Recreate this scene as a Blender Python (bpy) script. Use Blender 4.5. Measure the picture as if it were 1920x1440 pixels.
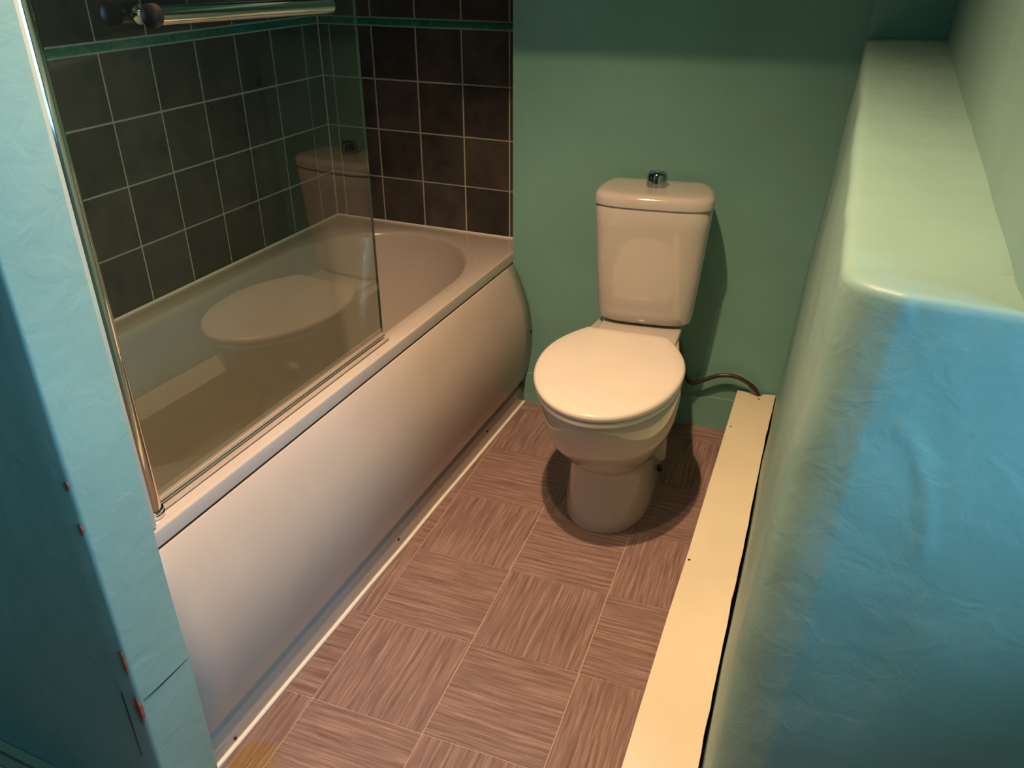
import bpy, bmesh, math, random
from mathutils import Vector, Matrix, noise
random.seed(7)
scene = bpy.context.scene
C = scene.collection
for o in list(bpy.data.objects): bpy.data.objects.remove(o)

# ------------------------------------------------------------------ camera
CAM = Vector((1.6217, -2.2529, 1.3240)); YAW, PITCH = -0.40706, 0.49944
cam_d = bpy.data.cameras.new('camera'); cam = bpy.data.objects.new('camera', cam_d); C.objects.link(cam)
cam_d.sensor_fit = 'HORIZONTAL'; cam_d.sensor_width = 36.0; cam_d.lens = 1516.72 / 1920 * 36.0
cam_d.clip_start = 0.02
fwd = Vector((math.sin(YAW)*math.cos(PITCH), math.cos(YAW)*math.cos(PITCH), -math.sin(PITCH)))
rgt = Vector((math.cos(YAW), -math.sin(YAW), 0)); upv = rgt.cross(fwd)
m3 = Matrix((rgt, upv, -fwd)).transposed()
cam.matrix_world = Matrix.Translation(CAM) @ m3.to_4x4()
scene.camera = cam

# ------------------------------------------------------------------ world, exposure
w = bpy.data.worlds.new('world'); scene.world = w; w.use_nodes = True
bg = w.node_tree.nodes['Background']
bg.inputs['Color'].default_value = (0.55, 0.75, 1.0, 1); bg.inputs['Strength'].default_value = 0.6
vs = scene.view_settings
vs.view_transform = 'Standard'; vs.look = 'None'; vs.gamma = 1.0; vs.use_curve_mapping = False; vs.exposure = -0.15

# ------------------------------------------------------------------ lights
CEIL = 2.30
SPOTS = [((1.10, -1.25, CEIL - 0.03), 176, (1.10, -1.08, 0.0)), ((1.12, -1.47, CEIL - 0.03), 62, (0.80, -1.50, 0.0))]
WARM = (1.0, 0.63, 0.35)
for i, (loc, watts, aim) in enumerate(SPOTS):
    l = bpy.data.lights.new('downlight_beam', 'SPOT'); o = bpy.data.objects.new('downlight_beam', l); C.objects.link(o)
    o.location = loc; l.energy = watts; l.color = WARM; l.shadow_soft_size = 0.02
    l.spot_size = math.radians(98); l.spot_blend = 1.0
    o.rotation_euler = (Vector(aim)-Vector(loc)).to_track_quat('-Z', 'Y').to_euler()
# daylight entering by the window in the right-hand wall near the camera
l = bpy.data.lights.new('window_daylight', 'AREA'); o = bpy.data.objects.new('window_daylight', l); C.objects.link(o)
l.shape = 'RECTANGLE'; l.size = 0.70; l.size_y = 0.60; l.energy = 38; l.color = (0.37, 0.70, 1.0)
o.location = (2.87, -2.00, 1.22); o.rotation_euler = (0, math.radians(90), 0)

# ------------------------------------------------------------------ material helpers
def new_mat(name):
    m = bpy.data.materials.new(name); m.use_nodes = True
    nt = m.node_tree; b = nt.nodes['Principled BSDF']
    return m, nt, b
def nd(nt, typ, **kw):
    n = nt.nodes.new(typ)
    for k, v in kw.items():
        if k in n.inputs: n.inputs[k].default_value = v
        else: setattr(n, k, v)
    return n
def ramp(nt, stops):
    n = nt.nodes.new('ShaderNodeValToRGB'); cr = n.color_ramp
    while len(cr.elements) < len(stops): cr.elements.new(0.5)
    for e, (p, c) in zip(cr.elements, stops):
        e.position = p; e.color = (*c, 1)
    return n
def bump(nt, b, src, strength, dist):
    n = nt.nodes.new('ShaderNodeBump'); n.inputs['Strength'].default_value = strength; n.inputs['Distance'].default_value = dist
    nt.links.new(src, n.inputs['Height']); nt.links.new(n.outputs['Normal'], b.inputs['Normal'])
def plain(name, col, rough, metal=0.0, coat=0.0, spec=0.5):
    m, nt, b = new_mat(name)
    b.inputs['Base Color'].default_value = (*col, 1); b.inputs['Roughness'].default_value = rough
    b.inputs['Metallic'].default_value = metal; b.inputs['Coat Weight'].default_value = coat
    b.inputs['Specular IOR Level'].default_value = spec
    tc = nd(nt, 'ShaderNodeTexCoord'); nz = nd(nt, 'ShaderNodeTexNoise', Scale=9.0, Detail=3.0)
    nt.links.new(tc.outputs['Object'], nz.inputs['Vector'])
    mx = nd(nt, 'ShaderNodeMix', data_type='RGBA', blend_type='MULTIPLY')
    mx.inputs[0].default_value = 0.12
    mx.inputs[6].default_value = (*col, 1); nt.links.new(nz.outputs['Fac'], mx.inputs[7])
    nt.links.new(mx.outputs[2], b.inputs['Base Color'])
    return m
def paint(name, col, rough, fine, coarse, spec=0.4):
    """brushed emulsion over uneven plaster"""
    m, nt, b = new_mat(name)
    geo = nd(nt, 'ShaderNodeNewGeometry')
    n1 = nd(nt, 'ShaderNodeTexNoise', Scale=5.0, Detail=4.0); n2 = nd(nt, 'ShaderNodeTexNoise', Scale=120.0, Detail=3.0)
    n3 = nd(nt, 'ShaderNodeTexNoise', Scale=22.0, Detail=5.0, Distortion=0.6)
    for n in (n1, n2, n3): nt.links.new(geo.outputs['Position'], n.inputs['Vector'])
    r = ramp(nt, [(0.3, tuple(c*0.93 for c in col)), (0.7, tuple(min(1, c*1.05) for c in col))])
    nt.links.new(n1.outputs['Fac'], r.inputs['Fac']); nt.links.new(r.outputs['Color'], b.inputs['Base Color'])
    a = nd(nt, 'ShaderNodeMath', operation='MULTIPLY'); a.inputs[1].default_value = fine
    c = nd(nt, 'ShaderNodeMath', operation='MULTIPLY'); c.inputs[1].default_value = coarse
    s = nd(nt, 'ShaderNodeMath', operation='ADD')
    nt.links.new(n2.outputs['Fac'], a.inputs[0]); nt.links.new(n3.outputs['Fac'], c.inputs[0])
    nt.links.new(a.outputs[0], s.inputs[0]); nt.links.new(c.outputs[0], s.inputs[1])
    bump(nt, b, s.outputs[0], 1.0, 0.01)
    b.inputs['Roughness'].default_value = rough; b.inputs['Specular IOR Level'].default_value = spec
    return m
GREEN = (0.195, 0.42, 0.37)
M = {}
M['green'] = paint('green_wall_paint', GREEN, 0.42, 0.006, 0.02)
M['plaster'] = paint('green_plaster_paint', (0.25, 0.43, 0.40), 0.45, 0.016, 0.17)
M['ledge'] = M['plaster']
M['white'] = paint('pale_green_ceiling_paint', (0.22, 0.26, 0.22), 0.7, 0.01, 0.02)
M['cream'] = paint('cream_gloss_paint', (0.80, 0.73, 0.56), 0.35, 0.01, 0.05)
M['skirt'] = paint('shaded_cream_skirting_paint', (0.26, 0.29, 0.20), 0.5, 0.01, 0.03)  # cream moulding, its dimness in shade put into a darker olive colour
M['ceramic'] = plain('white_ceramic', (0.58, 0.55, 0.52), 0.08, coat=0.6)
M['seat'] = plain('white_seat_plastic', (0.84, 0.79, 0.73), 0.22)
M['acrylic'] = plain('off_white_bath_acrylic', (0.53, 0.48, 0.45), 0.16, coat=0.3)
M['panel'] = plain('white_bath_panel', (0.55, 0.475, 0.43), 0.30)
M['sealant'] = plain('white_silicone', (0.90, 0.88, 0.82), 0.4)
M['chrome'] = plain('chrome', (0.80, 0.80, 0.80), 0.07, metal=1.0)
M['button'] = plain('dark_chrome', (0.50, 0.52, 0.52), 0.05, metal=1.0)
M['satin'] = plain('satin_aluminium', (0.60, 0.66, 0.56), 0.35, metal=0.15)
M['dark'] = plain('dark_crack_and_gap_shade', (0.012, 0.011, 0.010), 0.8)  # plaster crack, also the painted shade under the bath rim
M['hose'] = plain('braided_hose_brown', (0.07, 0.05, 0.045), 0.35, metal=0.4)
M['black'] = plain('black_plastic', (0.01, 0.01, 0.01), 0.35)
M['brick'] = paint('exposed_red_brick', (0.30, 0.095, 0.055), 0.8, 0.1, 0.3)
M['grout'] = paint('pale_grout', (0.58, 0.54, 0.47), 0.8, 0.02, 0.02)
M['joint'] = plain('pale_floor_joint', (0.62, 0.47, 0.42), 0.6)
M['hole'] = plain('dark_nail_hole', (0.03, 0.02, 0.015), 0.8)
M['clear_seal'] = plain('amber_clear_seal', (0.42, 0.34, 0.27), 0.12, coat=0.8)

def tile_mat():
    m, nt, b = new_mat('dark_slate_glaze')
    geo = nd(nt, 'ShaderNodeNewGeometry'); oi = nd(nt, 'ShaderNodeObjectInfo')
    n1 = nd(nt, 'ShaderNodeTexNoise', Scale=11.0, Detail=5.0, Roughness=0.6); nt.links.new(geo.outputs['Position'], n1.inputs['Vector'])
    r = ramp(nt, [(0.3, (0.034, 0.029, 0.028)), (0.75, (0.096, 0.079, 0.072))])
    nt.links.new(n1.outputs['Fac'], r.inputs['Fac'])
    hs = nd(nt, 'ShaderNodeHueSaturation')
    mr = nd(nt, 'ShaderNodeMapRange'); mr.inputs['To Min'].default_value = 0.75; mr.inputs['To Max'].default_value = 1.3
    nt.links.new(oi.outputs['Random'], mr.inputs['Value']); nt.links.new(mr.outputs[0], hs.inputs['Value'])
    nt.links.new(r.outputs['Color'], hs.inputs['Color']); nt.links.new(hs.outputs['Color'], b.inputs['Base Color'])
    rr = ramp(nt, [(0.3, (0.26,)*3), (0.7, (0.42,)*3)]); nt.links.new(n1.outputs['Fac'], rr.inputs['Fac'])
    nt.links.new(rr.outputs['Color'], b.inputs['Roughness'])
    n2 = nd(nt, 'ShaderNodeTexNoise', Scale=35.0, Detail=3.0); nt.links.new(geo.outputs['Position'], n2.inputs['Vector'])
    bump(nt, b, n2.outputs['Fac'], 0.15, 0.004)
    b.inputs['Specular IOR Level'].default_value = 0.5
    return m
M['tile'] = tile_mat()
def strip_mat():
    m, nt, b = new_mat('dark_green_glass_border')
    geo = nd(nt, 'ShaderNodeNewGeometry')
    n1 = nd(nt, 'ShaderNodeTexNoise', Scale=90.0, Detail=2.0); nt.links.new(geo.outputs['Position'], n1.inputs['Vector'])
    r = ramp(nt, [(0.35, (0.006, 0.14, 0.085)), (0.7, (0.02, 0.26, 0.16))])
    nt.links.new(n1.outputs['Fac'], r.inputs['Fac']); nt.links.new(r.outputs['Color'], b.inputs['Base Color'])
    b.inputs['Roughness'].default_value = 0.2
    return m
M['border'] = strip_mat()
def vinyl_mat():
    m, nt, b = new_mat('grained_vinyl_tile')
    tc = nd(nt, 'ShaderNodeTexCoord'); oi = nd(nt, 'ShaderNodeObjectInfo')
    sc = nd(nt, 'ShaderNodeVectorMath', operation='SCALE'); sc.inputs['Scale'].default_value = 40.0
    cx = nd(nt, 'ShaderNodeCombineXYZ'); nt.links.new(oi.outputs['Random'], cx.inputs['X']); nt.links.new(oi.outputs['Random'], cx.inputs['Y'])
    nt.links.new(cx.outputs[0], sc.inputs[0])
    ad = nd(nt, 'ShaderNodeVectorMath', operation='ADD')
    nt.links.new(tc.outputs['Object'], ad.inputs[0]); nt.links.new(sc.outputs[0], ad.inputs[1])
    # wavering of the grain
    wv = nd(nt, 'ShaderNodeTexNoise', Scale=7.0, Detail=2.0); nt.links.new(ad.outputs[0], wv.inputs['Vector'])
    mp = nd(nt, 'ShaderNodeMapping'); mp.inputs['Scale'].default_value = (11.0, 430.0, 1.0)
    mp2 = nd(nt, 'ShaderNodeMapping'); mp2.inputs['Scale'].default_value = (6.0, 130.0, 1.0)
    dm = nd(nt, 'ShaderNodeVectorMath', operation='MULTIPLY'); dm.inputs[1].default_value = (0.0, 0.012, 0.0)
    nt.links.new(wv.outputs['Color'], dm.inputs[0])
    ad2 = nd(nt, 'ShaderNodeVectorMath', operation='ADD'); nt.links.new(ad.outputs[0], ad2.inputs[0]); nt.links.new(dm.outputs[0], ad2.inputs[1])
    nt.links.new(ad2.outputs[0], mp.inputs['Vector']); nt.links.new(ad2.outputs[0], mp2.inputs['Vector'])
    g1 = nd(nt, 'ShaderNodeTexNoise', Scale=1.0, Detail=3.0, Roughness=0.7); nt.links.new(mp.outputs[0], g1.inputs['Vector'])
    g2 = nd(nt, 'ShaderNodeTexNoise', Scale=1.0, Detail=3.0); nt.links.new(mp2.outputs[0], g2.inputs['Vector'])
    mx = nd(nt, 'ShaderNodeMix', data_type='FLOAT'); mx.inputs[0].default_value = 0.45
    nt.links.new(g1.outputs['Fac'], mx.inputs[2]); nt.links.new(g2.outputs['Fac'], mx.inputs[3])
    r = ramp(nt, [(0.30, (0.105, 0.062, 0.058)), (0.50, (0.25, 0.165, 0.155)), (0.70, (0.46, 0.33, 0.31))])
    nt.links.new(mx.outputs[0], r.inputs['Fac'])
    # yellow varnish stain by the foot of the partition
    geo = nd(nt, 'ShaderNodeNewGeometry'); sn = nd(nt, 'ShaderNodeTexNoise', Scale=25.0, Detail=3.0); nt.links.new(geo.outputs['Position'], sn.inputs['Vector'])
    ds = nd(nt, 'ShaderNodeVectorMath', operation='DISTANCE'); ds.inputs[1].default_value = (0.798, -1.548, 0.0); nt.links.new(geo.outputs['Position'], ds.inputs[0])
    sa_ = nd(nt, 'ShaderNodeMath', operation='MULTIPLY_ADD'); sa_.inputs[1].default_value = 0.035; nt.links.new(sn.outputs['Fac'], sa_.inputs[0]); nt.links.new(ds.outputs['Value'], sa_.inputs[2])
    sr = nd(nt, 'ShaderNodeMapRange', interpolation_type='SMOOTHSTEP'); sr.inputs['From Min'].default_value = 0.048; sr.inputs['From Max'].default_value = 0.068; sr.inputs['To Min'].default_value = 0.75; sr.inputs['To Max'].default_value = 0.0
    nt.links.new(sa_.outputs[0], sr.inputs['Value'])
    sm_ = nd(nt, 'ShaderNodeMix', data_type='RGBA', blend_type='MULTIPLY'); nt.links.new(sr.outputs[0], sm_.inputs[0]); nt.links.new(r.outputs['Color'], sm_.inputs[6]); sm_.inputs[7].default_value = (0.95, 0.85, 0.30, 1)
    nt.links.new(sm_.outputs[2], b.inputs['Base Color'])
    bump(nt, b, mx.outputs[0], 0.25, 0.002)
    b.inputs['Roughness'].default_value = 0.5; b.inputs['Specular IOR Level'].default_value = 0.35
    return m
M['vinyl'] = vinyl_mat()
def glass_mat():
    m, nt, b = new_mat('clear_shower_glass'); nt.nodes.remove(b)
    out = nt.nodes['Material Output']
    tr = nd(nt, 'ShaderNodeBsdfTransparent'); tr.inputs['Color'].default_value = (0.80, 0.835, 0.79, 1)
    gl = nd(nt, 'ShaderNodeBsdfGlossy'); gl.inputs['Roughness'].default_value = 0.0; gl.inputs['Color'].default_value = (1, 1, 1, 1)
    fr = nd(nt, 'ShaderNodeFresnel'); fr.inputs['IOR'].default_value = 1.5
    geo = nd(nt, 'ShaderNodeNewGeometry')
    ff = nd(nt, 'ShaderNodeMath', operation='SUBTRACT'); ff.inputs[0].default_value = 1.0; nt.links.new(geo.outputs['Backfacing'], ff.inputs[1])
    mu = nd(nt, 'ShaderNodeMath', operation='MULTIPLY'); nt.links.new(fr.outputs[0], mu.inputs[0]); nt.links.new(ff.outputs[0], mu.inputs[1])
    m2 = nd(nt, 'ShaderNodeMath', operation='MULTIPLY'); m2.inputs[1].default_value = 1.6; nt.links.new(mu.outputs[0], m2.inputs[0])
    mx = nd(nt, 'ShaderNodeMixShader'); nt.links.new(m2.outputs[0], mx.inputs[0])
    nt.links.new(tr.outputs[0], mx.inputs[1]); nt.links.new(gl.outputs[0], mx.inputs[2]); nt.links.new(mx.outputs[0], out.inputs['Surface'])
    return m
M['glass'] = glass_mat()
M['glass_edge'] = plain('green_glass_edge', (0.02, 0.05, 0.035), 0.15)
def emit(name, col, s):
    m, nt, b = new_mat(name); b.inputs['Emission Color'].default_value = (*col, 1); b.inputs['Emission Strength'].default_value = s
    b.inputs['Base Color'].default_value = (*col, 1)
    return m
M['lens'] = emit('lit_downlight_lens', WARM, 6.0)
M['sky'] = emit('bright_sky_pane', (0.5, 0.75, 1.0), 1.2)

# ------------------------------------------------------------------ object helpers
def link(name, me, mat, parent=None, smooth=False, loc=None):
    o = bpy.data.objects.new(name, me); C.objects.link(o)
    if mat and not me.materials: me.materials.append(M[mat])
    if parent: o.parent = parent
    if loc: o.location = loc
    if smooth:
        for p in me.polygons: p.use_smooth = True
    return o
def bm_obj(name, bm, mat, parent=None, smooth=False, sharp=None):
    bmesh.ops.recalc_face_normals(bm, faces=bm.faces)
    me = bpy.data.meshes.new(name); bm.to_mesh(me); bm.free()
    o = link(name, me, mat, parent, smooth)
    if smooth: me.set_sharp_from_angle(angle=math.radians(sharp or 40))
    return o
def add_box(bm, x0, x1, y0, y1, z0, z1, bev=0.0, seg=1):
    vs_ = [bm.verts.new(v) for v in [(x0,y0,z0),(x1,y0,z0),(x1,y1,z0),(x0,y1,z0),(x0,y0,z1),(x1,y0,z1),(x1,y1,z1),(x0,y1,z1)]]
    fs = [bm.faces.new([vs_[i] for i in f]) for f in [(0,3,2,1),(4,5,6,7),(0,1,5,4),(1,2,6,5),(2,3,7,6),(3,0,4,7)]]
    if bev:
        es = list({e for f in fs for e in f.edges})
        bmesh.ops.bevel(bm, geom=es, offset=bev, segments=seg, affect='EDGES', profile=0.5)
def box(name, x0, x1, y0, y1, z0, z1, mat, parent=None, bev=0.0, seg=1, smooth=False):
    bm = bmesh.new(); add_box(bm, x0, x1, y0, y1, z0, z1, bev, seg); return bm_obj(name, bm, mat, parent, smooth)
def add_prism(bm, pts, z0, z1):
    a = [bm.verts.new((x, y, z0)) for x, y in pts]; b = [bm.verts.new((x, y, z1)) for x, y in pts]
    n = len(pts); bm.faces.new(a[::-1]); bm.faces.new(b)
    for i in range(n): bm.faces.new((a[i], a[(i+1) % n], b[(i+1) % n], b[i]))
def prism(name, pts, z0, z1, mat, parent=None):
    bm = bmesh.new(); add_prism(bm, pts, z0, z1); return bm_obj(name, bm, mat, parent)
def loft(bm, rings, closed=True, cap0=False, cap1=False):
    R = [[bm.verts.new(p) for p in r] for r in rings]; n = len(R[0])
    for a, b in zip(R, R[1:]):
        for i in range(n if closed else n - 1):
            j = (i + 1) % n; bm.faces.new((a[i], a[j], b[j], b[i]))
    if cap0: bm.faces.new(R[0][::-1])
    if cap1: bm.faces.new(R[-1])
    return R
def catmull(pts, sub=8):
    P = [Vector(p) for p in pts]; P = [2*P[0]-P[1]] + P + [2*P[-1]-P[-2]]; out = []
    for i in range(1, len(P) - 2):
        for k in range(sub):
            t = k / sub; a, b, c, d = P[i-1:i+3]
            out.append(0.5*((2*b) + (c-a)*t + (2*a-5*b+4*c-d)*t*t + (3*b-a-3*c+d)*t**3))
    out.append(P[-2]); return out
def add_tube(bm, path, r, n=16, caps=True):
    path = [Vector(p) for p in path]; rings = []
    t0 = (path[1]-path[0]).normalized(); ref = Vector((0,0,1)) if abs(t0.z) < 0.9 else Vector((1,0,0))
    u = t0.cross(ref).normalized()
    for i, p in enumerate(path):
        t = (path[min(i+1, len(path)-1)] - path[max(i-1, 0)]).normalized()
        u = (u - t*u.dot(t)).normalized(); v = t.cross(u)
        rr = r[i] if isinstance(r, (list, tuple)) else r
        rings.append([p + rr*(math.cos(2*math.pi*k/n)*u + math.sin(2*math.pi*k/n)*v) for k in range(n)])
    loft(bm, rings, True, caps, caps)
def tube(name, path, r, mat, parent=None, n=16):
    bm = bmesh.new(); add_tube(bm, path, r, n); return bm_obj(name, bm, mat, parent, True, 50)
def lathe(name, prof, mat, parent=None, n=32, loc=(0,0,0)):
    bm = bmesh.new()
    rings = [[(r*math.cos(2*math.pi*k/n)+loc[0], r*math.sin(2*math.pi*k/n)+loc[1], z+loc[2]) for k in range(n)] for r, z in prof]
    loft(bm, rings, True, True, True); return bm_obj(name, bm, mat, parent, True, 40)
def thing(name, label, cat, loc=(0,0,0), rz=0.0, group=None):
    o = bpy.data.objects.new(name, None); C.objects.link(o); o.location = loc; o.rotation_euler = (0,0,rz)
    o['label'] = label; o['category'] = cat
    if group: o['group'] = group
    o.empty_display_size = 0.05
    return o
def struct(o, label, cat='wall'):
    o['kind'] = 'structure'; o['label'] = label; o['category'] = cat; return o

# ------------------------------------------------------------------ the setting
H = 0.5088                       # bath rim height
WA = Vector((0.7476, -0.1146)); WD = Vector((0.9925, 0.1224)).normalized(); WN = Vector((WD.y, -WD.x))  # painted back wall, slightly skewed
def wp(u, v): p = WA + WD*u + WN*v; return (p.x, p.y)
# floor bed and floor tiles
fl = struct(box('floor', 0.0, 2.70, -3.35, 0.10, -0.06, -0.0006, 'joint'), 'brown wood-grain vinyl floor tiles laid in alternating directions', 'floor')
FX, FY, FA, QX, QY = 1.0269, -0.8853, 0.05745, 0.2410, 0.2430
def clip(poly, a, b, c):         # keep a*x+b*y<=c
    out = []
    for i, p in enumerate(poly):
        q = poly[(i+1) % len(poly)]; dp, dq = a*p[0]+b*p[1]-c, a*q[0]+b*q[1]-c
        if dp <= 0: out.append(p)
        if dp*dq < 0:
            t = dp/(dp-dq); out.append((p[0]+(q[0]-p[0])*t, p[1]+(q[1]-p[1])*t))
    return out
wl = wp(0, 0)
REG = [[(-1,0,-0.742), (1,0,1.60), (0,-1,1.748), (-WN.x,-WN.y, -(WN.x*wl[0]+WN.y*wl[1]) )],
       [(-1,0,-0.02), (1,0,2.24), (0,1,-1.750), (0,-1,3.28)],
       [(-1,0,-1.602), (1,0,2.24), (0,1,-1.50), (0,-1,1.748)]]
ca, sa = math.cos(FA), math.sin(FA)
for i in range(-6, 9):
    for j in range(-11, 6):
        g = 0.0011
        loc4 = [(i*QX+g, j*QY+g), ((i+1)*QX-g, j*QY+g), ((i+1)*QX-g, (j+1)*QY-g), (i*QX+g, (j+1)*QY-g)]
        quad = [(FX+ca*x-sa*y, FY+sa*x+ca*y) for x, y in loc4]
        cx, cy = (i+.5)*QX, (j+.5)*QY; wx, wy = FX+ca*cx-sa*cy, FY+sa*cx+ca*cy
        ang = FA + (math.pi/2 if (i+j) % 2 else 0.0)
        for reg in REG:
            poly = quad
            for a, b, c in reg:
                poly = clip(poly, a, b, c)
                if len(poly) < 3: break
            if len(poly) < 3: continue
            area = abs(sum(poly[k][0]*poly[(k+1) % len(poly)][1]-poly[(k+1) % len(poly)][0]*poly[k][1] for k in range(len(poly))))/2
            if area < 2e-5: continue
            c2, s2 = math.cos(-ang), math.sin(-ang)
            pl = [(c2*(x-wx)-s2*(y-wy), s2*(x-wx)+c2*(y-wy)) for x, y in poly]
            t = prism('floor_tile', pl, -0.0005, 0.0008, 'vinyl', fl)
            t.location = (wx, wy, random.uniform(-0.0002, 0.0002)); t.rotation_euler = (0, 0, ang)
# tiled walls around the bath
TP = 0.1505; GAP = 0.0026
ROWS = [(H, H+0.1466), (H+0.1466, H+0.1466+TP), (H+0.1466+TP, H+0.1466+2*TP), (H+0.1466+2*TP, 1.1075)]
z = 1.1290
while z < CEIL - 0.02: ROWS.append((z, min(z+TP, CEIL))); z += TP
wl_ = struct(box('wall_left', -0.12, -0.0022, -1.598, 0.12, 0.0, CEIL, 'grout'), 'dark slate square tiles on the long wall beside the bath', 'wall')
wb_ = struct(box('wall_alcove', -0.0022, 0.7055, 0.0022, 0.12, 0.0, CEIL, 'grout'), 'dark brown square tiles on the end wall behind the bath', 'wall')
def tile_mesh(name, wd, ht, mat):
    bm = bmesh.new(); add_box(bm, -wd/2, wd/2, -0.004, 0.0, -ht/2, ht/2)   # back face at y=0, glazed face at -y
    es = [e for e in bm.edges if all(abs(v.co.y+0.004) < 1e-6 for v in e.verts)]
    bmesh.ops.bevel(bm, geom=es, offset=0.0010, segments=1, affect='EDGES')
    bmesh.ops.recalc_face_normals(bm, faces=bm.faces)
    me = bpy.data.meshes.new(name); bm.to_mesh(me); bm.free(); me.materials.append(M[mat]); return me
cache = {}
def put_tile(name, wd, ht, mat, x, y, z, rz, parent):
    k = (round(wd, 4), round(ht, 4), mat)
    if k not in cache: cache[k] = tile_mesh(name, wd, ht, mat)
    o = bpy.data.objects.new(name, cache[k]); C.objects.link(o); o.parent = parent
    o.location = (x, y, z); o.rotation_euler = (random.uniform(-.002,.002), 0, rz + random.uniform(-.002,.002))
back_lines = [0.0, 0.0397] + [0.0397+TP*k for k in range(1, 5)] + [0.7045]
left_lines = [0.0, 0.0809] + [0.0809+TP*k for k in range(1, 10)] + [1.597]
def tiled(lines, back):
    for (z0, z1) in ROWS:
        for a, b in zip(lines, lines[1:]):
            wd, ht = b-a-2*GAP, z1-z0-2*GAP
            if wd < 0.004 or ht < 0.01: continue
            c = (a+b)/2
            if back: put_tile('tile', wd, ht, 'tile', c, 0.0035, (z0+z1)/2, 0, wb_)
            else: put_tile('tile', wd, ht, 'tile', -0.0035, -c, (z0+z1)/2, math.pi/2, wl_)
    for a, b in zip(lines, lines[1:]):
        pass
tiled(back_lines, True); tiled(left_lines, False)
def border(x0, x1, n, back, parent):
    L = (x1-x0)/n
    for k in range(n):
        bm = bmesh.new(); add_box(bm, -L/2+0.0004, L/2-0.0004, -0.0045, 0.0, -0.0088, 0.0088, 0.0015, 2)
        o = bm_obj('border_tile', bm, 'border', parent, True)
        c = x0+L*(k+.5)
        if back: o.location = (c, 0.002, 1.1183)
        else: o.location = (-0.002, -c, 1.1183); o.rotation_euler = (0, 0, math.pi/2)
border(0.007, 0.704, 4, True, wb_); border(0.007, 1.578, 8, False, wl_)
o = tube('corner_sealant', [(0.0015, -0.0015, H), (0.0015, -0.0015, CEIL)], 0.0026, 'grout', wb_, 8)

# painted back wall (behind the toilet) and its painted-over skirting
p0, p1 = wp(-0.043, 0), wp(1.05, 0)
gw = struct(prism('wall_back', [p0, p1, (p1[0], 0.16), (0.7055, 0.16), (0.7055, p0[1])], 0.0, CEIL, 'green'), 'green painted wall behind the toilet', 'wall')
sk = bmesh.new()
a0, a1, b1, b0 = wp(0.0, 0), wp(0.66, 0), wp(0.66, 0.005), wp(0.0, 0.005)
add_prism(sk, [a0, b0, b1, a1], 0.0, 0.108)
struct(bm_obj('baseboard_back', sk, 'green'), 'thin skirting painted over in green below the toilet wall', 'baseboard')
# boxed-in bulkhead over the toilet, above the frame: its edge shades the top of the green wall
q = [wp(-0.043, 0.0), wp(-0.043, 0.485), wp(0.79, 0.485), wp(0.79, 0.0)]
struct(prism('ceiling_bulkhead', q, 1.564, CEIL, 'green'), 'boxed-in bulkhead above the toilet', 'ceiling')
struct(box('ceiling', -0.12, 2.75, -3.40, 0.16, CEIL, CEIL+0.1, 'white'), 'pale painted ceiling of the bathroom', 'ceiling')

# partition end (left) carrying the shower screen
def rough_box(name, x0, x1, y0, y1, z0, z1, mat, amp, step=0.03, rad=0.008, seed=0.0, parent=None):
    """box with softened corners and trowel unevenness"""
    bm = bmesh.new(); add_box(bm, x0, x1, y0, y1, z0, z1)
    es = [e for e in bm.edges if abs(e.verts[0].co.z-e.verts[1].co.z) > 1e-3]
    bmesh.ops.bevel(bm, geom=es, offset=rad, segments=4, affect='EDGES', profile=0.5)
    for ax, (lo, hi) in enumerate(((x0, x1), (y0, y1), (z0, z1))):
        n = max(1, int((hi-lo)/step))
        for k in range(1, n):
            co = [0,0,0]; no = [0,0,0]; co[ax] = lo+(hi-lo)*k/n; no[ax] = 1
            bmesh.ops.bisect_plane(bm, geom=bm.verts[:]+bm.edges[:]+bm.faces[:], plane_co=co, plane_no=no)
    bm.normal_update(); mv = []
    for v in bm.verts:
        d = noise.noise(Vector((v.co.x*6+seed, v.co.y*6, v.co.z*4)))*amp + noise.noise(Vector((v.co.x*25, v.co.y*25+seed, v.co.z*18)))*amp*0.35
        mv.append((v, v.normal*d))
    for v, d in mv: v.co += d
    return bm_obj(name, bm, mat, parent, True, 60)
pier = rough_box('wall_partition', -0.1, 0.772, -1.7028, -1.5985, 0.0, CEIL, 'plaster', 0.0018, 0.04, 0.006, 3.0)
struct(pier, 'rough green plastered end of the partition at the foot of the bath', 'wall')
# chipped corner and crack
def KP(c, ax): return CAM[ax] + 0.9759*(c-CAM[ax])
def chip(pts, face, off):
    bm = bmesh.new()
    if face == 'y': a = [bm.verts.new((KP(x,0), -1.7023-off, KP(z,2))) for x, z in pts]
    else: a = [bm.verts.new((0.7715+off, KP(y,1), KP(z,2))) for y, z in pts]
    f = bm.faces.new(a); r = bmesh.ops.extrude_face_region(bm, geom=[f])
    dv = Vector((0, 0.006, 0)) if face == 'y' else Vector((-0.006, 0, 0))
    for v in [g for g in r['geom'] if isinstance(g, bmesh.types.BMVert)]: v.co += dv
    return bm
def jag(x0, z0, x1, z1, w, n=7):
    L = []; Rr = []
    for k in range(n):
        t = k/(n-1); ww = w*math.sin(math.pi*min(1, max(0, t)))**0.7
        L.append((x0+(x1-x0)*t - ww*random.uniform(.5, 1), z0+(z1-z0)*t)); Rr.append((x0+(x1-x0)*t + ww*random.uniform(.1, .4), z0+(z1-z0)*t))
    return L + Rr[::-1]
for (zz, hh, ww) in [(0.70, 0.016, 0.005), (0.628, 0.02, 0.005), (0.375, 0.05, 0.004), (0.272, 0.062, 0.009)]:
    bm_obj('paint_chip', chip(jag(0.7475, zz-hh/2, 0.7475, zz+hh/2, ww), 'y', 0.0022), 'brick', pier)
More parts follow.
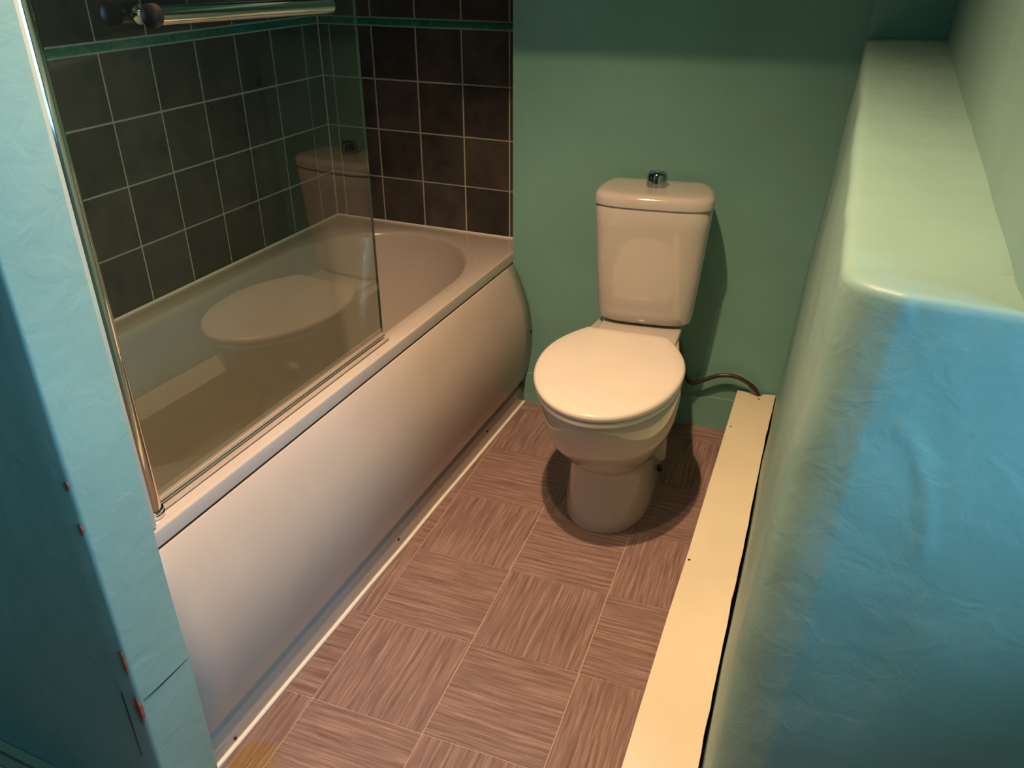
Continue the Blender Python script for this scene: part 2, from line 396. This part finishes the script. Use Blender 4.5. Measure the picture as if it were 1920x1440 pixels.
cr = [(-1.682, 0.2895), (-1.66, 0.2872), (-1.636, 0.2868), (-1.61, 0.2868), (-1.588, 0.2870)]
wd_ = [0.0003, 0.0009, 0.0012, 0.0009, 0.0004]
bm_obj('crack', chip([(y, z+w_) for (y, z), w_ in zip(cr, wd_)] + [(y, z-w_) for (y, z), w_ in list(zip(cr, wd_))[::-1]], 'x', 0.0018), 'dark', pier)
bm_obj('crack', chip([(0.716, 0.300), (0.7172, 0.300), (0.7165, 0.15), (0.716, 0.15)], 'y', 0.0015), 'dark', pier)
# moulded strip on the floor in front of the partition
tr = bpy.data.objects.new('trim_1', None); C.objects.link(tr); struct(tr, 'grooved cream moulding along the foot of the partition', 'trim')
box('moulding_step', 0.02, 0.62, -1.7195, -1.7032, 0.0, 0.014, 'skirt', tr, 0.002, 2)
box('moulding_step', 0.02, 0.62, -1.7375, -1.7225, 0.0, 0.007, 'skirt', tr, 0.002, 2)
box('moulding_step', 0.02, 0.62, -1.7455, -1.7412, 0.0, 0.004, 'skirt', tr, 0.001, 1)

# low battered wall on the right with its sloping ledge
def ledge_z(y): return 1.1366 + (1.0-1.1366)*min(1.0, max(0.0, -y/1.284))
top = [(1.569+0.049*t, -0.013-1.25*t) for t in [k/40 for k in range(41)]]
top += [(p.x, p.y) for p in catmull([(1.618, -1.270, 0), (1.6205, -1.303, 0), (1.631, -1.334, 0), (1.652, -1.354, 0), (1.685, -1.3675, 0)], 5)][1:]
top += [(1.685+0.117*k/24, -1.3675-0.0065*k/24) for k in range(1, 25)] + [(1.9, -1.374), (2.1, -1.374), (2.252, -1.374)]
n1, n2, n3 = 41, 20, 27
bot = [(1.5060+0.0520*t, 0.00-1.36*t) for t in [k/40 for k in range(41)]]
bot += [(p.x, p.y) for p in catmull([(1.558, -1.36, 0), (1.5605, -1.402, 0), (1.571, -1.434, 0), (1.602, -1.452, 0), (1.640, -1.460, 0)], 5)][1:]
bot += [(1.640+0.162*k/24, -1.460) for k in range(1, 25)] + [(1.9, -1.46), (2.1, -1.46), (2.252, -1.46)]
UPX = lambda y: 1.7384 + (1.802-1.7384)*min(1.0, max(0.0, -y/1.37))
RIDGES = [([(1.716, 0.850), (1.735, 0.835), (1.754, 0.790), (1.766, 0.742), (1.770, 0.709)], 0.0020, 0.009), ([(1.6865, 1.0), (1.697, 0.975)], 0.0015, 0.006)]
def seg_dist(x, z, a, b):
    ux, uz = b[0]-a[0], b[1]-a[1]; t = max(0, min(1, ((x-a[0])*ux+(z-a[1])*uz)/(ux*ux+uz*uz)))
    return math.hypot(x-a[0]-ux*t, z-a[1]-uz*t)
bm = bmesh.new(); NZ = 90; rings = []
for k in range(NZ+1):
    t = k/NZ; row = []
    for (bx_, by_), (tx_, ty_) in zip(bot, top):
        zt = ledge_z(ty_) - 0.012
        row.append(Vector((bx_+(tx_-bx_)*t, by_+(ty_-by_)*t, zt*t)))
    rings.append(row)
inner = [(UPX(y)+0.02, y+0.0) for x, y in top[:n1]]
inner += [(1.802+0.02, -1.26-0.02*k/(n2+n3)) for k in range(1, len(top)-n1+1)]
for (s, dz) in [(0.012, 0.007), (0.045, 0.0115), (0.10, 0.012)] + [(0.1+0.9*k/9, 0.012) for k in range(1, 10)]:
    row = []
    for (tx_, ty_), (ix, iy) in zip(top, inner):
        x, y = tx_+(ix-tx_)*s, ty_+(iy-ty_)*s; zt = ledge_z(y) - 0.012 + dz
        row.append(Vector((x, y, zt)))
    rings.append(row)
R_ = loft(bm, rings, False)
bmesh.ops.recalc_face_normals(bm, faces=bm.faces); bm.normal_update(); mv = []
for v in bm.verts:
    c = v.co
    lo = noise.noise(Vector((c.x*5, c.y*5+4, c.z*3.2)))*0.006 + noise.noise(Vector((c.x*16, c.y*16, c.z*9)))*0.0022
    edge = 1.0 if c.z > 0.25 else c.z/0.25
    d_ = Vector((0, 0, 0))
    if c.y < -1.36 and c.z < 1.0:          # trowel ridges left in the plaster
        for line, amp, wid in RIDGES:
            dd = min(seg_dist(c.x, c.z, a, b) for a, b in zip(line, line[1:]))
            d_.y -= amp*math.exp(-(dd/wid)**2)
    mv.append((v, v.normal*lo*edge + d_))
for v, d in mv: v.co += d
wr = bm_obj('wall_right', bm, 'plaster', None, True, 75)
struct(wr, 'uneven blue-green plastered low wall with sloping ledge on the right', 'wall')
u0, u1 = (1.7384, 0.0076), (1.802, -1.371)
bm = bmesh.new(); add_prism(bm, [u0, u1, (u1[0]+0.12, u1[1]), (u0[0]+0.12, u0[1]+0.1)], 0.96, CEIL)
struct(bm_obj('wall_recess', bm, 'plaster'), 'pale green plastered wall rising behind the ledge', 'wall')
struct(box('wall_pier', 1.5745, 1.76, -0.045, 0.10, 1.10, CEIL, 'green'), 'green wall stub at the far end of the ledge', 'wall')
struct(box('wall_side', 1.803, 2.25, -1.372, -1.20, 0.93, CEIL, 'plaster'), 'plastered wall returning towards the window', 'wall')
struct(box('wall_west', -0.12, -0.002, -3.40, -1.689, 0.0, CEIL, 'green'), 'green wall on the left of the doorway', 'wall')
struct(box('wall_behind', -0.12, 2.75, -3.40, -3.30, 0.0, CEIL, 'green'), 'green wall behind the viewer', 'wall')
# window wall: four pieces round the opening, one mesh
bm = bmesh.new(); Y0, Y1, Z0, Z1 = -2.34, -1.56, 0.85, 1.58
add_box(bm, 2.25, 2.90, -3.40, Y0, 0, CEIL); add_box(bm, 2.25, 2.90, Y1, -1.26, 0, CEIL)
add_box(bm, 2.25, 2.90, Y0, Y1, 0, Z0); add_box(bm, 2.25, 2.90, Y0, Y1, Z1, CEIL)
struct(bm_obj('wall_window', bm, 'green'), 'green wall with the window on the right of the viewer', 'wall')
win = bpy.data.objects.new('window_1', None); C.objects.link(win); struct(win, 'small daylight window in the wall on the right', 'window')
for (ya, yb, za, zb) in [(Y0, Y1, Z0, Z0+.04), (Y0, Y1, Z1-.04, Z1), (Y0, Y0+.04, Z0+.04, Z1-.04), (Y1-.04, Y1, Z0+.04, Z1-.04)]:
    box('window_frame', 2.865, 2.895, ya, yb, za, zb, 'white', win, 0.003)

# ------------------------------------------------------------------ the bath
bath = thing('bathtub', 'white built-in bathtub with bowed front panel along the tiled wall', 'bathtub', (0.36, -0.8, 0.0))
def local(o, parent):            # keep world coordinates under an offset parent
    o.parent = parent; o.matrix_parent_inverse = Matrix.Translation(parent.location).inverted()
N = 160; XC, HW = 0.365, 0.284; YB, YF, BB, BF = -0.072, -1.500, 0.35, 0.30
def oval(hw, yb, yf, bb, bf, xc=XC):
    """stadium-like outline; list of N points, starting at the +x side, counter-clockwise"""
    pts = []
    ytop, ybot = yb-bb, yf+bf
    q = N//4
    for k in range(q):           # right side upwards then half the back arc
        pass
    for k in range(N):
        a = 2*math.pi*(k+0.5)/N; ca_, sa_ = math.cos(a), math.sin(a)
        if sa_ >= 0: pts.append((xc+hw*ca_, ytop+bb*sa_))
        else: pts.append((xc+hw*ca_, ybot+bf*sa_))
    return pts
def outer_pts(inner_, x0, x1, y0, y1):
    """match each opening point to a point on the rim rectangle"""
    out = []
    cx, cy = XC, (YB+YF)/2
    for (x, y) in inner_:
        dx, dy = x-cx, y-cy
        sx = ((x1-cx) if dx > 0 else (cx-x0))/max(1e-9, abs(dx)); sy = ((y1-cy) if dy > 0 else (cy-y0))/max(1e-9, abs(dy))
        s = min(sx, sy); out.append([cx+dx*s, cy+dy*s])
    for c in [(x0,y0),(x1,y0),(x1,y1),(x0,y1)]:
        k = min(range(N), key=lambda i: (out[i][0]-c[0])**2+(out[i][1]-c[1])**2); out[k] = list(c)
    return out
op = oval(HW, YB, YF, BB, BF)
X0, X1, YO0, YO1 = 0.0022, 0.700, -1.596, -0.0022
op0 = outer_pts(op, X0, X1, YO0, YO1)
def ringz(pts, z): return [(x, y, z) for x, y in pts]
def lip(dx, z): return [(x+dx if x > X1-1e-4 else x, y, z) for x, y in op0]
bm = bmesh.new()
rings = [lip(0.000, H-0.0315), lip(0.0065, H-0.0305), lip(0.0068, H-0.0045), lip(0.0060, H-0.0020), lip(0.0040, H-0.0005), lip(0.0, H)]
mid = [(a[0]*0.5+b[0]*0.5, a[1]*0.5+b[1]*0.5) for a, b in zip(op0, op)]
rings += [ringz(mid, H-0.0005)]
for d, z in [(-0.004, H-0.0005), (0.0, H-0.0025), (0.004, H-0.007), (0.007, H-0.015)]:
    rings.append(ringz(oval(HW-d, YB-d, YF+d, BB-d, BF-d), z))
for t in [k/14 for k in range(1, 15)]:
    z = H-0.015 + (0.145-(H-0.015))*t
    ins = 0.007 + 0.050*t + 0.02*t*t
    insb = 0.007 + 0.17*t**1.2; insf = 0.007 + 0.06*t
    rings.append(ringz(oval(HW-ins, YB-insb, YF+insf, BB-ins*0.9, BF-ins*0.9), z))
for e in [0.02, 0.05, 0.09, 0.15, 0.2]:
    z = 0.145 - 0.028*(1-(1-min(1, e/0.09))**2) if e < 0.09 else 0.117
    rings.append(ringz(oval(HW-0.077-e, YB-0.177-e, YF+0.067+e, max(0.02, BB-0.07-e), max(0.02, BF-0.07-e)), z))
loft(bm, rings, True, False, True)
o = bm_obj('tub_shell', bm, 'acrylic', None, True, 60); local(o, bath)
# bowed front panel: measured cross-section swept along the bath
prof = [(0.7035, 0.4735), (0.7085, 0.4715), (0.7165, 0.4590), (0.7290, 0.4320), (0.7410, 0.4010), (0.7512, 0.3700), (0.7590, 0.3430), (0.7640, 0.3170), (0.7680, 0.2880), (0.7697, 0.2590),
        (0.7692, 0.2270), (0.7665, 0.1950), (0.7630, 0.1670), (0.7588, 0.1400), (0.7530, 0.1140), (0.7490, 0.0960), (0.7478, 0.0915), (0.7335, 0.0895), (0.7315, 0.0640), (0.7400, 0.0605), (0.7420, 0.0300), (0.7445, 0.0005)]
YP0, YP1 = -1.601, -0.121
bm = bmesh.new()
rows = []
for k in range(25):
    y = YP0 + (YP1-YP0)*k/24
    rows.append([(x, y + (0.0 if k < 24 else (x-0.74)*0.12), z) for x, z in prof])
loft(bm, rows, False)
o = bm_obj('front_panel', bm, 'panel', None, True, 22); local(o, bath)
sm = o.modifiers.new('thickness', 'SOLIDIFY'); sm.thickness = 0.003; sm.offset = -1
fpanel = o
# black filler standing in for the shade in the gap under the rim lip
o = box('rim_gap_shade', 0.690, 0.7045, -1.595, -0.122, 0.45, H-0.030, 'dark'); local(o, bath)
# wobbling bead of sealant along the floor and bead where rim meets tiles
pth = []
for k in range(60):
    t = k/59; y = -1.595 + (1.595-0.124)*t
    pth.append((0.7465+noise.noise(Vector((0, y*5, 0)))*0.0018, y, 0.003))
o = tube('sealant_bead', pth, [0.0052+0.0015*noise.noise(Vector((3, p[1]*9, 1))) for p in pth], 'sealant', None, 8); local(o, bath)
o = tube('rim_sealant', [(0.0066, -1.594, H+0.001), (0.0066, -0.5, H+0.001), (0.0066, -0.008, H+0.001)], 0.0042, 'sealant', None, 8); local(o, bath)
o = tube('rim_sealant', [(0.0066, -0.0066, H+0.001), (0.3, -0.0066, H+0.001), (0.702, -0.0066, H+0.001)], 0.0042, 'sealant', None, 8); local(o, bath)
for y, z in [(-0.922, 0.030), (-1.527, 0.013), (-0.40, 0.045)]:
    bm = bmesh.new(); add_tube(bm, [(0.741, y, z), (0.7445, y, z)], 0.0035, 10)
    o = bm_obj('panel_screw', bm, 'hole', None, True); local(o, bath)
bm = bmesh.new(); add_tube(bm, [(0.766, -0.128, 0.262), (0.7715, -0.128, 0.262)], 0.0045, 10)
o = bm_obj('panel_screw', bm, 'hole', None, True); local(o, bath)

# ------------------------------------------------------------------ shower screen
scr = thing('shower_screen', 'clear glass shower screen standing on the bath rim', 'shower screen', (0.66, -1.15, H))
bm = bmesh.new(); GX0, GX1, GY0, GY1, GZ0, GZ1 = 0.6595, 0.6655, -1.508, -0.7965, H+0.0125, 1.93
add_box(bm, GX0, GX1, GY0, GY1, GZ0, GZ1)
bmesh.ops.recalc_face_normals(bm, faces=bm.faces)
me = bpy.data.meshes.new('glass_pane'); bm.to_mesh(me); bm.free()
me.materials.append(M['glass']); me.materials.append(M['glass_edge'])
for p in me.polygons: p.material_index = 0 if abs(p.normal.x) > 0.9 else 1
o = link('glass_pane', me, None); local(o, scr)
# hinge tube and wall channel
o = tube('hinge_tube', [(0.6710, -1.520, H+0.010), (0.6710, -1.520, 1.93)], 0.0165, 'chrome', None, 20); local(o, scr)
o = lathe('hinge_foot', [(0.0195, 0), (0.0205, 0.002), (0.0205, 0.006), (0.018, 0.007), (0.018, 0.009), (0.0195, 0.010), (0.0195, 0.0125), (0.016, 0.014)], 'chrome', None, 24, (0.6710, -1.520, H+0.0005)); local(o, scr)
o = box('wall_channel', 0.648, 0.704, -1.596, -1.541, H+0.003, 1.93, 'satin', None, 0.004, 2, True); local(o, scr)
# bottom seal in two mouldings
o = box('bottom_seal', 0.6565, 0.6685, -1.524, -0.7965, H+0.0035, H+0.017, 'clear_seal', None, 0.0012, 2, True); local(o, scr)
o = box('drip_strip', 0.6685, 0.6815, -1.524, -0.795, H+0.0015, H+0.0045, 'clear_seal', None, 0.001, 1, True); local(o, scr)
o = tube('seal_bead', [(0.6695, -1.524, H+0.010), (0.6695, -1.1, H+0.010), (0.6695, -0.797, H+0.010)], 0.0022, 'chrome', None, 8); local(o, scr)
# chrome towel rail on the outside of the glass
rail = thing('towel_rail', 'horizontal chrome towel rail fixed to the glass screen', 'towel rail', (0.70, -1.13, 1.238))
RX, RY0, RY1, RZ = 0.702, -1.345, -0.936, 1.2365
o = tube('rail_tube', [(RX, RY0+0.004, RZ+0.001), (RX, (RY0+RY1)/2, RZ-0.004), (RX, RY1, RZ-0.010)], 0.0135, 'chrome', None, 24); local(o, rail)
bm = bmesh.new(); add_tube(bm, [(RX, RY0-0.009, RZ+0.001), (RX, RY0-0.007, RZ+0.001), (RX, RY0+0.004, RZ+0.001), (RX, RY0+0.006, RZ+0.001)], [0.012, 0.0155, 0.0155, 0.012], 24)
o = bm_obj('end_cap', bm, 'black', None, True); local(o, rail)
for yy, zz in ((RY0+0.010, RZ), (RY1-0.012, RZ-0.010)):
    bm = bmesh.new(); add_tube(bm, [(0.666, yy, zz+0.001), (0.668, yy, zz+0.001), (0.670, yy, zz+0.001), (0.694, yy, zz+0.001)], [0.013, 0.013, 0.006, 0.006], 20)
    o = bm_obj('bracket', bm, 'chrome', None, True); local(o, rail)

# ------------------------------------------------------------------ cream boarding along the right-hand wall
bd = thing('pipe_boxing', 'long cream painted board boxing along the foot of the right wall', 'boxing', (1.47, -0.7, 0))
ZB = 0.1473
Lp = [(1.4035, -0.040), (1.4290, -0.8175), (1.4342, -1.0428), (1.4500, -1.50)]
Rp = [(1.5125, -0.028), (1.5215, -0.36), (1.5365, -0.71), (1.5480, -1.039), (1.5605, -1.345), (1.5660, -1.50)]
Rs = []
for a, b in zip(Rp, Rp[1:]):
    for k in range(10):
        t = k/10; x, y = a[0]+(b[0]-a[0])*t, a[1]+(b[1]-a[1])*t
        Rs.append((x + 0.0005 - abs(noise.noise(Vector((y*9, 2, 0))))*0.004 - abs(noise.noise(Vector((y*40, 5, 0))))*0.0015, y))
Rs.append((Rp[-1][0]-0.004, Rp[-1][1]))
hole_c = (1.4660, -0.040); notch = []
back = [(1.4035, -0.040)] + [(1.452, -0.036)]
for k in range(9):
    a = math.pi*k/8; notch.append((hole_c[0]-0.0115*math.cos(a), hole_c[1]+0.004-0.016*math.sin(a)))
poly = Lp[::-1] + notch + Rs
bm = bmesh.new(); a = [bm.verts.new((x, y, ZB-0.016)) for x, y in poly]; b = [bm.verts.new((x, y, ZB)) for x, y in poly]
n = len(poly); bm.faces.new(a[::-1]); bm.faces.new(b)
for i in range(n): bm.faces.new((a[i], a[(i+1) % n], b[(i+1) % n], b[i]))
o = bm_obj('top_board', bm, 'cream'); local(o, bd)
bm = bmesh.new(); add_prism(bm, [(1.4055, -0.045), (1.4305, -0.8175), (1.4357, -1.0428), (1.4515, -1.50), (1.4635, -1.50), (1.4475, -1.0428), (1.4425, -0.8175), (1.4175, -0.045)], 0.0005, ZB-0.0165)
o = bm_obj('side_board', bm, 'cream'); local(o, bd)
for x, y in [(1.4215, -0.258), (1.4368, -0.852), (1.470, -0.070)]:
    o = lathe('nail_hole', [(0.003, 0), (0.0032, 0.0006), (0.0022, 0.0010)], 'hole', None, 10, (x, y, ZB-0.0003)); local(o, bd)

# ------------------------------------------------------------------ toilet
TH = math.radians(4.2)
toi = thing('toilet', 'white close-coupled toilet with closed lid', 'toilet', (1.1267, -0.0678, 0.0), TH)
def egg(hb, vb, hw, vm, vf, n=72, pw=2.0, uc=0.0, sp=1.9):
    """outline in (x, y): square-ish back edge at -vb, widest at -vm, rounded nose at -vf"""
    pts = []; k1 = n//2
    for k in range(k1+1):        # nose, from +x side round to -x
        a = math.pi*k/k1; c, s = math.cos(a), math.sin(a)
        x = hw*abs(c)**(2/pw)*(1 if c >= 0 else -1); y = -(vm+(vf-vm)*abs(s)**(2/pw)); pts.append((x+uc, y))
    k2 = (n-k1)//2
    def side(t):                 # from widest to back corner
        return hw+(hb-hw)*(t**sp), vm+(vb-vm)*t
    for k in range(1, k2): x, v = side(k/(k2-1)); pts.append((-x+uc, -v))
    for k in range(k2-1, 0, -1): x, v = side(k/(k2-1)); pts.append((x+uc, -v))
    return pts
def rz_(pts, z): return [(x, y, z) for x, y in pts]
# bowl with pedestal: (z, back half-width, back v, half-width, widest v, nose v, exponent)
SEC = [(0.000, 0.100, 0.10, 0.114, 0.40, 0.602, 2.3), (0.006, 0.101, 0.10, 0.115, 0.40, 0.604, 2.3), (0.03, 0.100, 0.10, 0.113, 0.40, 0.600, 2.3),
       (0.08, 0.098, 0.10, 0.110, 0.40, 0.590, 2.3), (0.13, 0.096, 0.09, 0.109, 0.40, 0.584, 2.3), (0.165, 0.096, 0.09, 0.111, 0.40, 0.586, 2.3),
       (0.174, 0.096, 0.085, 0.114, 0.405, 0.591, 2.25), (0.184, 0.097, 0.08, 0.122, 0.41, 0.602, 2.2), (0.21, 0.099, 0.07, 0.139, 0.42, 0.630, 2.15),
       (0.25, 0.094, 0.06, 0.155, 0.435, 0.668, 2.1), (0.29, 0.094, 0.05, 0.163, 0.445, 0.697, 2.05), (0.33, 0.094, 0.045, 0.168, 0.455, 0.716, 2.0),
       (0.365, 0.094, 0.04, 0.170, 0.46, 0.726, 2.0), (0.383, 0.094, 0.04, 0.169, 0.46, 0.727, 2.0), (0.388, 0.093, 0.04, 0.166, 0.46, 0.724, 2.0), (0.390, 0.090, 0.045, 0.160, 0.46, 0.717, 2.0)]
bm = bmesh.new()
loft(bm, [rz_(egg(hb, vb, hw, vm, vf, 96, pw, -0.010 if z > 0.2 else -0.004, 1.0 if z > 0.2 else 1.9), z) for z, hb, vb, hw, vm, vf, pw in SEC], True, True, True)
o = bm_obj('bowl', bm, 'ceramic', toi, True, 35)
SU = -0.0125
def slab(name, z0, z1, e, mat, dome=0.0, r=0.006, parent=toi):
    """rounded-edge slab with seat outline inset by e"""
    bm = bmesh.new(); rings = []
    def out(i): return egg(0.107-i*0.6, 0.290+i, 0.178-i, 0.487, 0.746-i, 96, 2.0, SU, 2.1)
    for di, dz in [(r, 0), (r*0.3, r*0.3), (0, r)]: rings.append(rz_(out(e+di), z0+dz))
    for di, dz in [(0, r), (r*0.12, r*0.6), (r*0.45, r*0.22), (r, 0)]: rings.append(rz_(out(e+di), z1-dz))
    for s in (0.02, 0.05, 0.09, 0.13):
        rings.append(rz_(out(e+r+s), z1+dome*min(1, s/0.09)))
    loft(bm, rings, True, True, True); return bm_obj(name, bm, mat, parent, True, 40)
slab('seat_ring', 0.3925, 0.4055, 0.004, 'seat', 0.0, 0.004)
slab('lid', 0.4080, 0.4290, 0.0, 'seat', 0.0025, 0.009)
# flat shelf carrying the cistern, hinge block
bm = bmesh.new(); add_box(bm, -0.105, 0.113, -0.300, -0.030, 0.372, 0.4005, 0.006, 3); bm_obj('cistern_shelf', bm, 'ceramic', toi, True)
for s in (-1, 1):
    bm = bmesh.new(); add_tube(bm, [(SU+s*0.075-0.018, -0.290, 0.409), (SU+s*0.075+0.018, -0.290, 0.409)], 0.008, 14); bm_obj('hinge', bm, 'seat', toi, True)
# rear trapway beside the pedestal with its floor bolt
bm = bmesh.new(); add_tube(bm, catmull([(0.070, -0.25, 0.25), (0.080, -0.25, 0.18), (0.090, -0.26, 0.10), (0.094, -0.27, 0.04)], 5), [0.026]*15+[0.024], 16)
bm_obj('trapway', bm, 'ceramic', toi, True)
lathe('floor_bolt', [(0.008, 0), (0.008, 0.012), (0.005, 0.015)], 'black', toi, 14, (0.112, -0.335, 0.045))
# cistern: bowed front, tapering downwards
CR = math.radians(3.8)
def dee(hw, v0, vs_, vf, n=80, pw=3.6):
    """flat back at v0, sides to vs_, bowed front to vf"""
    pts = []; k1 = n-24
    for k in range(k1+1):
        a = math.pi*k/k1; c, s = math.cos(a), math.sin(a)
        x = hw*abs(c)**(2/pw)*(1 if c >= 0 else -1)
        v = (vs_-0.035) + (vf-vs_+0.035)*abs(s)**(2/pw); pts.append((x, v))
    hk = hw*0.83; vk = vs_-0.035
    def sd(t): return hk+(hw-hk)*math.sin(t*math.pi/2)**0.8, v0+(vk-v0)*t
    pts += [(-sd(1-k/6)[0], sd(1-k/6)[1]) for k in range(1, 6)] + [(-hk, v0)]
    pts += [(-hk+2*hk*k/12, v0) for k in range(1, 12)] + [(hk, v0)]
    pts += [sd(k/6) for k in range(1, 6)]
    r = []
    for x, v in pts:             # turn about the middle of the cistern
        dx, dv = x, v-0.11; r.append((0.004+dx*math.cos(CR)+dv*math.sin(CR), -(0.112+dv*math.cos(CR)-dx*math.sin(CR))))
    return r
bm = bmesh.new(); rings = []
for z, hw, vs_, vf in [(0.4065, 0.112, 0.150, 0.176), (0.409, 0.122, 0.158, 0.188), (0.416, 0.128, 0.163, 0.195), (0.44, 0.1305, 0.165, 0.1985), (0.50, 0.1355, 0.168, 0.2035), (0.56, 0.1400, 0.170, 0.208),
                       (0.62, 0.1440, 0.172, 0.2115), (0.68, 0.1475, 0.174, 0.2145), (0.7300, 0.1500, 0.176, 0.2165), (0.7335, 0.1485, 0.1745, 0.2145)]:
    rings.append(rz_(dee(hw, 0.030, vs_, vf), z))
loft(bm, rings, True, True, True); bm_obj('cistern', bm, 'ceramic', toi, True, 40)
bm = bmesh.new(); rings = []
for z, e in [(0.7345, 0.003), (0.7360, 0.0005), (0.7400, 0.0), (0.7540, 0.0015), (0.7600, 0.004), (0.7640, 0.009), (0.7660, 0.016), (0.7670, 0.028), (0.7675, 0.05)]:
    rings.append(rz_(dee(0.1535-e, 0.026+e*0.7, 0.179-e*0.6, 0.2205-e, pw=3.5), z))
loft(bm, rings, True, True, True); clid = bm_obj('cistern_lid', bm, 'ceramic', toi, True, 40)
kn = lathe('flush_button', [(0.0272, -0.002), (0.0275, 0.001), (0.0262, 0.024), (0.0250, 0.032), (0.0215, 0.0355), (0.0195, 0.0330), (0.0185, 0.0330), (0.014, 0.0375), (0.007, 0.0395), (0.001, 0.040)], 'button', clid, 36, (0.002, -0.108, 0.7672))

# ------------------------------------------------------------------ flexible hose
pts = [(1.222, -0.145, 0.372), (1.2290, -0.135, 0.325), (1.240, -0.118, 0.265), (1.2490, -0.101, 0.2150), (1.2590, -0.091, 0.1800), (1.2780, -0.084, 0.1665), (1.310, -0.078, 0.182), (1.3490, -0.072, 0.2010), (1.390, -0.066, 0.2040), (1.4210, -0.062, 0.1940), (1.4480, -0.057, 0.1740), (1.4640, -0.050, 0.1500), (1.4680, -0.048, 0.130)]
path = catmull(pts, 8)
hs_ = thing('supply_hose', 'thin dark braided hose curving from the toilet into the cream board', 'hose', (1.35, -0.08, 0.16))
o = tube('hose', path, 0.0062, 'hose', None, 12); local(o, hs_)
k = int(len(path)*0.80); o = tube('ferrule', path[k:k+7], 0.0078, 'hose', None, 12); local(o, hs_)

# ------------------------------------------------------------------ ceiling downlights
for i, (loc, watts, aim) in enumerate(SPOTS):
    d = thing('downlight', ['round recessed downlight in the ceiling above the toilet seat', 'round recessed downlight in the ceiling nearer the viewer'][i], 'light', (loc[0], loc[1], CEIL), 0, 'ceiling downlights')
    lathe('trim_ring', [(0.030, -0.001), (0.030, -0.006), (0.043, -0.004), (0.044, -0.0005)], 'chrome', d, 28)
    lathe('lens', [(0.001, -0.0012), (0.028, -0.0012), (0.028, -0.0005)], 'lens', d, 24)
